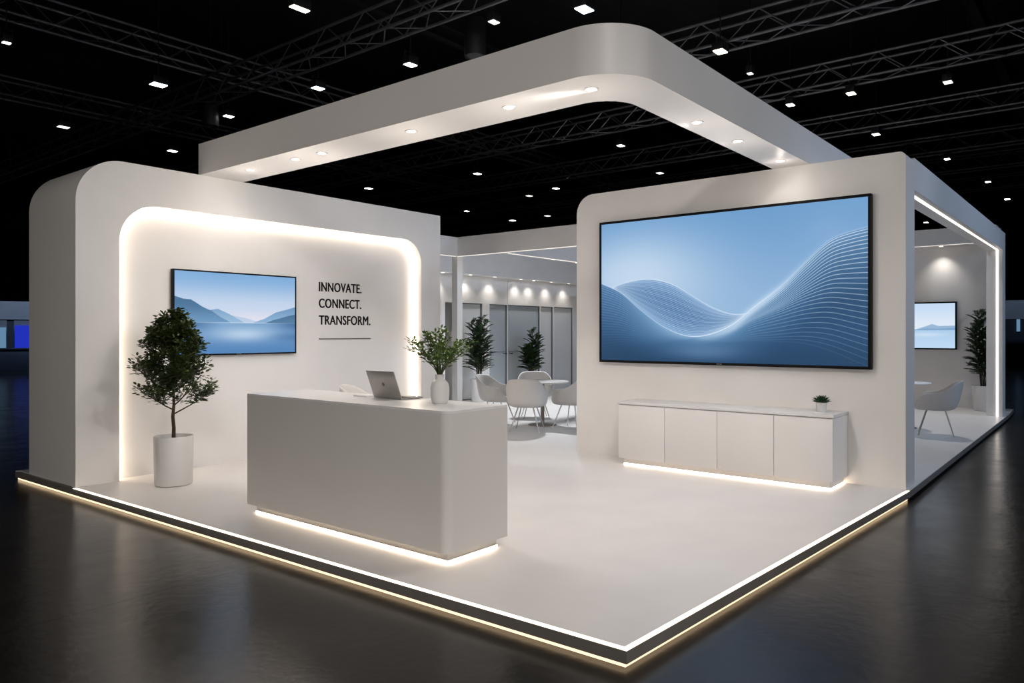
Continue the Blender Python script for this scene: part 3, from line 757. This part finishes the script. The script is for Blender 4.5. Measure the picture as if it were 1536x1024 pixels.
# ------------------------------------------------------------------ potted tree in the niche
def pot_mesh(r, h, parent, taper=0.93):
    b_ = MB(); b_.lathe([(0, 0), (r * taper - .02, 0), (r * taper - .005, .006), (r * taper, .022), (r * (taper + 1) / 2, h * .5), (r, h - .008), (r - .004, h), (r - .016, h), (r - .02, h - .01), (r - .022, h - .05), (0, h - .05)], 48)
    b_.build('pot', M['pot'], parent)
    b_ = MB(); b_.lathe([(0, h - .030), (r * .5, h - .034), (r - .021, h - .044)], 32); b_.build('soil', M['soil'], parent)
def potted_tree(loc):
    rnd = random.Random(11)
    t = thing('potted_tree', 'bushy green tree in a tall white cylinder pot before the lake television', 'plant', loc)
    pot_mesh(0.192, 0.50, t, 0.95)
    br = MB(); lf = MB()
    tips = []
    def branch(p, d, L, r, depth):
        pts = [p]; q = p.copy(); dd = d.copy(); n = 5
        for i in range(n):
            dd = (dd + Vector((rnd.uniform(-.16, .16), rnd.uniform(-.16, .16), rnd.uniform(-.02, .14)))).normalized()
            q = q + dd * L / n; pts.append(q.copy())
        while len(pts) > 2 and depth > 0 and (pts[-1].x**2 + pts[-1].y**2) ** .5 > .42 * (1 - .58 * max(0.0, (pts[-1].z - 1.12) / .66)): pts.pop()
        n = len(pts) - 1
        br.tube(pts, [r * (1 - .6 * i / n) for i in range(n + 1)], 6)
        if depth >= 2:
            for i in range(1, n + 1): tips.append((pts[i], (pts[i] - pts[i - 1]).normalized()))
        if depth < 3:
            for k in range(4 if depth < 2 else 3):
                i = rnd.randint(1, n); az = rnd.uniform(0, 2 * PI)
                nd = (dd * rnd.uniform(.35, .8) + Vector((math.cos(az), math.sin(az), rnd.uniform(-.15, .5))) * .8).normalized()
                branch(pts[i], nd, L * rnd.uniform(.5, .72), r * .5, depth + 1)
    base = Vector((0, 0, 0.455))
    trunk = [base, base + Vector((.004, 0, .12)), base + Vector((-.004, .006, .24)), base + Vector((.004, 0, .36)), base + Vector((.0, .004, .62)), base + Vector((.005, .0, 1.06))]
    br.tube(trunk, [.021, .019, .0175, .015, .010, .005], 8)
    for k in range(19):
        f = 0.25 + 0.74 * k / 18
        p = base + Vector((0, 0, 1.06 * f)); az = k * 2.4 + rnd.uniform(-.3, .3)
        env = 0.40 * math.sin(PI * min(1, 0.30 + 0.62 * f)) + .05
        up = 0.18 + 1.1 * f
        d = Vector((math.cos(az), math.sin(az), up)).normalized()
        branch(p, d, env * rnd.uniform(.85, 1.15), .0075 * (1.2 - .5 * f), 1)
    cz = 1.27
    for p, d in tips:
        for k in range(6):
            az = rnd.uniform(0, 2 * PI); sd = Vector((math.cos(az), math.sin(az), rnd.uniform(-.4, .6)))
            q = p + sd * rnd.uniform(.0, .055)
            # keep to a rounded crown
            rr = .44 * (1 - .58 * max(0.0, (q.z - 1.12) / .66))
            e = (q.x / rr)**2 + (q.y / rr)**2 + ((q.z - cz) / .53)**2 * .8
            if e > 1.12 or q.z > 1.80: continue
            lf.leaf(q, (d * .5 + sd).normalized(), Vector((rnd.uniform(-.6, .6), rnd.uniform(-.6, .6), 1)), rnd.uniform(.036, .056), .027)
    br.build('trunk', M['bark'], t); lf.build('foliage', M['leaf'], t, smooth=False, keepnormals=True)
    return t
potted_tree((0.60, 5.71, FZ))

def floor_plant(label, loc, r, h, top, spread, seed, rz=0):
    rnd = random.Random(seed)
    t = thing('potted_plant', label, 'plant', loc, rz)
    pot_mesh(r, h, t, 0.82)
    sm = MB(); lf = MB()
    for k in range(9):
        az = k * 2 * PI / 9 + rnd.uniform(-.3, .3); ln = rnd.uniform(.55, 1.0) if k else 1.0
        lean = spread * rnd.uniform(.25, .62) * (1.15 - ln * .6)
        if k == 0: lean = 0.02
        H_ = (top - h) * ln
        p0 = Vector((.04 * math.cos(az), .04 * math.sin(az), h - .045))
        pts = [p0 + Vector((lean * (i / 8) ** 1.4 * math.cos(az), lean * (i / 8) ** 1.4 * math.sin(az), H_ * i / 8)) for i in range(9)]
        sm.tube(pts, [.010 * (1 - .6 * i / 8) for i in range(9)], 6)
        nfr = 22
        for j in range(nfr):
            u = .22 + .78 * j / (nfr - 1); f = u * 8; i = min(7, int(f)); p = pts[i].lerp(pts[i + 1], f - i)
            a2 = j * 2.4 + rnd.uniform(-.4, .4)
            L = spread * .62 * (1.0 - .55 * u) * rnd.uniform(.8, 1.2) + .06
            d = Vector((math.cos(a2), math.sin(a2), .55 + .9 * u)).normalized()
            q = p.copy(); fr = [q.copy()]
            for m in range(6):
                d = (d + Vector((0, 0, -.10))).normalized(); q = q + d * L / 6; fr.append(q.copy())
            sm.tube(fr, [.003, .003, .0025, .002, .0018, .0015, .001], 4)
            for m in range(1, 7):
                for sgn in (-1, 1):
                    sd = d.cross(Vector((0, 0, 1))).normalized() * sgn
                    lf.leaf(fr[m], (d * .7 + sd * .75 + Vector((0, 0, .25))).normalized(), Vector((0, 0, 1)), .085 * rnd.uniform(.8, 1.2), .032)
            lf.leaf(fr[-1], d, Vector((0, 0, 1)), .10, .032)
    sm.build('stems', M['bark'], t); lf.build('foliage', M['leaf2'], t, smooth=False, keepnormals=True)
    return t
floor_plant('tall dark green plant in white pot just right of the slim column', (9.60, 9.52, FZ), 0.20, 0.52, 1.86, 0.42, 21)
floor_plant('dark green plant before the dark glass door, behind the far chair', (11.48, 9.46, FZ), 0.19, 0.50, 1.62, 0.34, 22)
floor_plant('tall green plant in white pot in the right back room corner', (14.52, 0.34, FZ), 0.20, 0.50, 1.95, 0.36, 23)

# ------------------------------------------------------------------ chairs and tables
def sstep(x, a, b_):
    t = max(0, min(1, (x - a) / (b_ - a))); return t * t * (3 - 2 * t)
def make_chair(label, loc, rz, group):
    """seat front faces local +X"""
    t = thing('shell_armchair', label, 'chair', loc, rz, group)
    sh = MB(); n = 48
    prof = [(0.0, 0.0), (.35, 0.0), (.62, 0.004), (.80, .03), (.91, .10), (.965, .22), (1.0, .42), (1.025, .65), (1.04, .85), (1.045, 1.0)]
    z0 = 0.395
    rings = []
    for j, (rf, zf) in enumerate(prof):
        if j == 0: rings.append([sh.bm.verts.new((0, 0, z0))]); continue
        ring = []
        for k in range(n):
            ph = 2 * PI * k / n            # 0 = front
            back = abs(ph - PI) * 180 / PI     # degrees away from the middle of the back
            h = 0.84 - 0.02 * (back / 40) ** 2 if back < 40 else None
            if back < 36: h = 0.845 - 0.012 * (back / 36) ** 2
            elif back < 88: h = 0.833 - 0.178 * sstep(back, 36, 88)
            elif back < 118: h = 0.655 - 0.020 * (back - 88) / 30
            else: h = 0.635 - 0.185 * sstep(back, 118, 146)
            a_, b__ = 0.285, 0.30
            # squarish plan
            c, s_ = math.cos(ph), math.sin(ph); e = 2.5
            rr = (abs(c / a_) ** e + abs(s_ / b__) ** e) ** (-1 / e)
            lean = 0.055 * zf * sstep(120 - back, 0, 120)
            z = z0 + (h - z0) * zf
            ring.append(sh.bm.verts.new((c * rr * rf - lean * (1 if back < 90 else 0.2), s_ * rr * rf, z)))
        rings.append(ring)
    for j in range(len(rings) - 1):
        A, B = rings[j], rings[j + 1]
        for k in range(n):
            l = (k + 1) % n
            if len(A) == 1: sh.bm.faces.new((A[0], B[k], B[l]))
            else: sh.bm.faces.new((A[k], B[k], B[l], A[l]))
    so = sh.build('shell', M['shell'], t, angle=180)
    md = so.modifiers.new('thickness', 'SOLIDIFY'); md.thickness = 0.020; md.offset = 1.0
    md2 = so.modifiers.new('rounding', 'SUBSURF'); md2.levels = 1; md2.render_levels = 1
    cu = MB(); cu.lathe([(0, .405), (.20, .405), (.235, .415), (.25, .435), (.24, .452), (.20, .46), (0, .462)], 32)
    for v in cu.bm.verts: v.co.x = v.co.x * .98 + .01
    cu.build('seat_cushion', M['seat'], t)
    for sx in (-1, 1):
        for sy in (-1, 1):
            l = MB(); l.tube([(sx * .12, sy * .12, .394), (sx * .235, sy * .235, .004)], [.0115, .0085], 10)
            l.tube([(sx * .2345, sy * .2345, .006), (sx * .2345, sy * .2345, 0.001)], [.011, .011], 10)
            l.build('leg', M['steel'], t)
    fr = MB(); fr.box(-.13, .13, -.012, .012, .384, .395); fr.box(-.012, .012, -.13, .13, .383, .395); fr.build('base_frame', M['steel'], t, smooth=False)
    return t
def face(a, b_): return math.atan2(b_[1] - a[1], b_[0] - a[0])
T1 = (7.02, 5.78); T2 = (10.5, 1.0)
G1 = 'armchairs around the rear table'
ch = make_chair('off-white shell armchair nearest the viewer at rear table, its back turned', (6.27, 5.52, FZ), face((6.27, 5.52), T1) + .12, G1)
def place(x, y, T, label, group, da=0.0): return dup(ch, (x, y, FZ), face((x, y), T) + da, label, group)
place(6.72, 6.53, T1, 'off-white shell armchair left of the rear table, beside the tall dark plant', G1, -0.1)
place(7.84, 6.56, T1, 'off-white shell armchair on the far side of the rear table, facing the viewer', G1)
place(7.06, 5.20, T1, 'off-white shell armchair right of the rear table, half hidden by the screen wall', G1)
G2 = 'armchairs in the right back room'
place(9.90, 0.38, T2, 'off-white shell armchair seen from its side inside the right portal opening', G2, 0.95)
place(11.35, 1.30, T2, 'off-white shell armchair behind the right room table, only its top showing', G2)
dc = dup(ch, (2.24, 4.40, FZ), D(-52), 'off-white armchair behind the reception counter, only its top edge showing')
dc.scale = (1.18, 1.18, 1.18); dc.location.z = FZ
if 'group' in dc: del dc['group']
def table(label, xy, r):
    t = thing('round_table', label, 'table', (*xy, FZ), 0)
    b_ = MB(); b_.lathe([(0, .722), (r - .03, .722), (r - .004, .732), (r, .738), (r - .003, .744), (r - .01, .746), (0, .746)], 56); b_.build('tabletop', M['top'], t)
    b_ = MB(); b_.lathe([(0.12, .716), (.12, .722), (.032, .722)], 24); b_.tube([(0, 0, .018), (0, 0, .72)], .032, 20); b_.build('pedestal', M['brown'], t)
    b_ = MB(); b_.lathe([(0, 0), (.24, 0), (.245, .006), (.23, .014), (.05, .022), (0, .022)], 40); b_.build('foot', M['brown'], t)
    return t
table('round white table with taupe pedestal among the rear armchairs', T1, 0.45)
table('round white table in the right back room, only its edge showing', T2, 0.45)

# ------------------------------------------------------------------ overhead rigging
def truss(label, axis, c, a, b_, z, w=0.45, h=0.45, group='roof trusses'):
    t = thing('roof_truss', label, 'truss', (0, 0, 0), 0, group)
    P = (lambda l, s, zz: (c + s, l, zz)) if axis == 'v' else (lambda l, s, zz: (l, c + s, zz))
    for s, zz in ((-w / 2, z), (w / 2, z), (-w / 2, z + h), (w / 2, z + h)):
        q = MB(); q.tube([P(a, s, zz), P(b_, s, zz)], 0.030, 8); q.build('chord', M['truss'], t)
    q = MB(); n = int((b_ - a) / 0.55)
    for i in range(n):
        l0, l1 = a + (b_ - a) * i / n, a + (b_ - a) * (i + 1) / n
        for s in (-w / 2, w / 2):
            z0_, z1_ = (z, z + h) if i % 2 == 0 else (z + h, z)
            q.tube([P(l0, s, z0_), P(l1, s, z1_)], 0.012, 4, False)
        s0, s1 = (-w / 2, w / 2) if i % 2 == 0 else (w / 2, -w / 2)
        q.tube([P(l0, s0, z), P(l1, s1, z)], 0.012, 4, False)
    q.build('lacing', M['truss'], t, smooth=False)
    for l in np.linspace(a + 1, b_ - 1, 5):
        q = MB(); q.tube([P(float(l), 0, z + h), P(float(l), 0, 11.0)], 0.012, 5); q.tube([P(float(l), -w / 2, z + h), P(float(l), w / 2, z + h)], 0.02, 5); q.build('hanger', M['rig'], t)
    return t
TZ = 7.0
for u, lb in ((5.85, 'dark truss crossing above the left wall towards the top centre'), (10.2, 'large dark truss passing behind the canopy corner at top right'),
              (13.8, 'second dark truss from the top right, behind the canopy arm'), (18.0, 'third dark truss from the top right, meeting the canopy end'),
              (22.1, 'fourth dark truss from the top right, just above the screen wall corner'), (25.4, 'fifth dark truss from the top right, beyond the portal beam'),
              (29.6, 'sixth and farthest dark truss at right, low above the portal beam')):
    truss(lb, 'v', u, -14, 42, TZ)
for v, lb in ((14.1, 'near dark truss running left of the canopy at upper left'), (19.6, 'far dark truss running above the left wall at left')):
    truss(lb, 'u', v, -12, 40, TZ + 0.5)
def beam(label, axis, c, a, b_, z):
    q = MB()
    if axis == 'u': q.box(a, b_, c - .10, c + .10, z, z + .02); q.box(a, b_, c - .012, c + .012, z + .02, z + .3); q.box(a, b_, c - .10, c + .10, z + .3, z + .32)
    for k in range(6):
        l = a + (b_ - a) * (k + .5) / 6
        q.tube([(l, c, z + .32), (l, c, 11.0)], .015, 5)
    return tag(q.build('roof_beam', M['rig'], smooth=False), label, 'beam', 'roof beams')
for v, lb in ((-3.2, 'black steel roof beam at the far top right, above the trusses'), (0.6, 'black steel roof beam crossing the right trusses at top right'), (10.3, 'black steel roof beam left of the canopy at top left')):
    beam(lb, 'u', v, -14, 42, 8.4)

def make_flood(label, loc, m, w=.26, d=.20, group='roof floodlights'):
    t = thing('floodlight', label, 'floodlight', loc, 0, group)
    q = MB(); q.box(-w / 2 - .02, w / 2 + .02, -d / 2 - .02, d / 2 + .02, 0.012, 0.16, 0.012); q.build('housing', M['rig'], t)
    q = MB(); q.box(-w / 2, w / 2, -d / 2, d / 2, 0.0, 0.0115); q.build('lens', m, t, smooth=False)
    q = MB(); q.tube([(-w / 2 - .035, 0, .08), (-w / 2 - .035, 0, .24), (w / 2 + .035, 0, .24), (w / 2 + .035, 0, .08)], .010, 6)
    q.tube([(0, 0, .24), (0, 0, 11.0 - loc[2])], .012, 6); q.build('hanging_yoke', M['rig'], t)
    return t
FL = [  # x, y, z, kind, size, label
 (3.94, 8.29, 'w', .30, 'warm bar-shaped floodlight at the top edge, left of centre'),
 (6.82, 4.80, 'c', .26, 'large cool blue-white floodlight right above the canopy corner'),
 (4.28, 13.68, 'c', .28, 'cool blue floodlight on the near left truss, above the left wall corner'),
 (6.51, 11.30, 'c', .22, 'cool blue floodlight just above the canopy long arm, left half'),
 (6.78, 8.77, 'n', .21, 'white floodlight hanging above the middle of the canopy long arm'),
 (1.49, 13.52, 'n', .12, 'small white floodlight at the far left edge of the view'),
 (4.31, 18.71, 'd', .24, 'dim lamp on the far left truss, left of the wall corner'),
 (6.42, 14.65, 'n', .20, 'white floodlight beside the left end of the canopy'),
 (7.25, 19.03, 'n', .22, 'small white floodlight low between left wall and canopy end'),
 (6.28, 6.23, 'd', .16, 'dim lamp beside the hanging black loudspeaker at top centre'),
 (14.97, 14.37, 'n', .22, 'white floodlight under the canopy, above the rear beam, upper one'),
 (14.37, 19.02, 'n', .24, 'white floodlight above the left wall top, under the canopy middle'),
 (9.89, 3.87, 'w', .24, 'bright warm floodlight under the large truss right of the canopy corner'),
 (13.97, 2.70, 'w', .20, 'warm floodlight under the second truss from top right'),
 (13.96, 3.99, 'n', .18, 'small white floodlight close over the canopy short arm'),
 (11.38, 3.90, 'd', .12, 'faint lamp above the canopy short arm, below the large truss'),
 (14.45, 0.95, 'd', .20, 'dim double lamp at right under the second truss'),
 (17.90, 3.14, 'w', .20, 'small warm floodlight under the third truss from top right'),
 (14.74, 8.88, 'n', .19, 'white floodlight inside the canopy opening, right of its inner corner'),
 (18.61, 9.75, 'd', .22, 'dim lamp inside the canopy opening over the screen wall'),
 (22.22, 2.22, 'n', .18, 'white floodlight above the portal beam, nearest the screen wall'),
 (26.91, 1.76, 'n', .20, 'white floodlight above the middle of the portal beam'),
 (31.27, 1.66, 'n', .22, 'white floodlight above the far part of the portal beam'),
 (36.15, 5.34, 'n', .22, 'tiny white lamp seen through the portal opening'),
 (18.58, 13.85, 'n', .22, 'white floodlight left of the screen wall rounded corner, over the rear beam'),
 (23.52, 19.86, 'n', .25, 'low white floodlight just above the rear beam, left of two'),
 (23.42, 17.81, 'd', .24, 'small lamp just above the rear beam, nearest the screen wall'),
 (19.11, 15.47, 'd', .22, 'dim lamp above the rear beam, between two brighter ones'),
 (20.25, 19.70, 'n', .18, 'small lamp right of the left wall end, above the short beam'),
]
KM = {'w': M['fl_warm'], 'c': M['fl_cool'], 'n': M['fl_neutral'], 'd': M['fl_dim']}
for x, y, k, sz, lb in FL:
    make_flood(lb, (x, y, 6.8), KM[k], sz, sz * (0.75 if sz < .29 else .4))
def hang_speaker(label, x, y):
    t = thing('hanging_loudspeaker', label, 'loudspeaker', (x, y, 6.55), 0, 'hanging loudspeakers')
    q = MB(); q.lathe([(0, .02), (.16, .02), (.17, 0), (.185, 0), (.19, .02), (.19, .62), (.17, .66), (0, .66)], 28); q.build('cabinet', M['rig'], t)
    q = MB(); q.lathe([(0, .01), (.15, .012)], 24); q.build('grille', M['truss'], t)
    q = MB(); q.tube([(0, 0, .66), (0, 0, 11.0 - 6.55)], .015, 6); q.build('hanger', M['rig'], t)
hang_speaker('black cylindrical loudspeaker hanging at top centre above the canopy', 6.72, 7.05)
hang_speaker('black cylindrical loudspeaker hanging behind the left end of the canopy', 6.10, 14.9)

# ------------------------------------------------------------------ distant booths
def far_booth(label, ox, oy, rz, screens, flip=False):
    t = thing('exhibition_booth', label, 'booth', (ox, oy, 0), rz, 'distant booths')
    q = MB(); q.box(0, .5, -6, 6, 2.3, 3.15); q.build('fascia', M['booth'], t, smooth=False)
    q = MB(); q.box(3.0, 3.1, -6, 6, 0, 2.3); q.build('back_panel', M['boothdark'] if flip else M['booth'], t, smooth=False)
    for y in ((-5.8, -2.0, 2.0, 5.8) if flip else (-5.8, -2.4, .40, 3.2)):
        q = MB(); q.box(.1, .4, y - .14, y + .14, 0, 2.3); q.build('post', M['boothdark'], t, smooth=False)
    for (y0, y1, z0, z1, m) in screens:
        q = MB(); q.box(2.9, 2.99, y0, y1, z0, z1); q.build('screen', M[m], t, smooth=False)
    return t
far_booth('distant grey-blue booth with glowing blue screens at the far left', 9.6, 38.2, math.atan2(39, 12), [(-.45, .22, .85, 2.05, 'blue_screen'), (0.58, 1.9, .9, 1.95, 'cyan_screen')])
far_booth('distant dark booth with one small blue screen at the far right', 37.5, 1.9, math.atan2(3.5, 40), [(-.07, 0.07, 1.75, 2.35, 'cyan_screen')], True)
q = MB(); q.box(-.35, .35, -4.5, 2.2, 0, .95, .01); q.box(-.42, .42, -4.6, 2.3, .95, 1.0, .005)
o = q.build('display_counter', M['boothdark']); o.location = (8.9, 36.4, 0); o.rotation_euler = (0, 0, math.atan2(39, 12)); tag(o, 'dark navy counter in front of the distant blue-lit booth', 'counter')

# ------------------------------------------------------------------ hall lighting: unseen spots standing in for the hall floodlights
def hall(loc, target, power, col, ang=70, rad=.25, blend=.9):
    return spot('unseen_hall_spot', loc, target, power, ang, blend, col, rad)
COOL = (0.62, 0.78, 1.0); WH = (1.0, 0.93, 0.86)
hall((6.0, -11.0, 7.5), (9.0, 0, 1.8), 1700, (0.55, 0.72, 1.0), 60)
hall((13.0, -10.0, 7.5), (10.5, 0, 1.8), 1000, (0.55, 0.72, 1.0), 60)
hall((3.5, -10.0, 6.0), (4.2, 0.8, 3.7), 420, (0.6, 0.76, 1.0), 36, .4)  # added to brighten the outer fascia of the short canopy arm
hall((-1.5, -11.0, 3.0), (2.0, 6.3, 1.9), 800, (1.0, 0.97, 0.95), 60, 1.2)  # low unseen spot added to brighten the left wall front
hall((-11.0, 3.0, 3.2), (0.5, 4.2, 1.9), 620, WH, 60, 1.2)  # low unseen fill for counter front, left wall end and long fascia
hall((-7.0, -6.0, 8.0), (3.0, 3.5, 1.2), 1100, (1.0, 0.95, 0.90), 60)
hall((-2.5, -4.5, 7.5), (1.3, 0.9, 0), 650, (1.0, 0.95, 0.92), 42)  # added to lift the front corner of the stage floor
hall((3.3, 3.6, 9.0), (3.3, 3.4, 0), 200, (1.0, 0.95, 0.90), 60)
hall((8.3, 38.0 - 6, 7.0), (9.6, 38.2, 1.5), 900, COOL, 80)
hall((33.0, 1.6, 7.0), (37.5, 1.9, 1.5), 300, COOL, 80)

w = bpy.data.worlds.new('World'); S.world = w; w.use_nodes = True
bg = w.node_tree.nodes['Background']; bg.inputs['Color'].default_value = (0.5, 0.62, 0.9, 1); bg.inputs['Strength'].default_value = 0.004

# ------------------------------------------------------------------ camera
cam = bpy.data.cameras.new('camera'); co = bpy.data.objects.new('camera', cam); COL.objects.link(co)
co.location = (-3.2152, -1.8969, FZ + 1.55)
fw = Vector((0.77508, 0.63187, 0.0))
co.rotation_euler = fw.to_track_quat('-Z', 'Y').to_euler()
cam.sensor_width = 36.0; cam.sensor_fit = 'HORIZONTAL'; cam.lens = 1131.0 / 1536 * 36
cam.shift_y = -12.0 / 1536
cam.clip_start = 0.05; cam.clip_end = 300
S.camera = co

vs_ = S.view_settings
S.display_settings.display_device = 'sRGB'
vs_.view_transform = 'Standard'; vs_.look = 'None'; vs_.exposure = 0.08; vs_.gamma = 1.0; vs_.use_curve_mapping = False
S.cycles.use_denoising = True
S.cycles.max_bounces = 8; S.cycles.diffuse_bounces = 5; S.cycles.glossy_bounces = 4
S.cycles.sample_clamp_indirect = 6.0
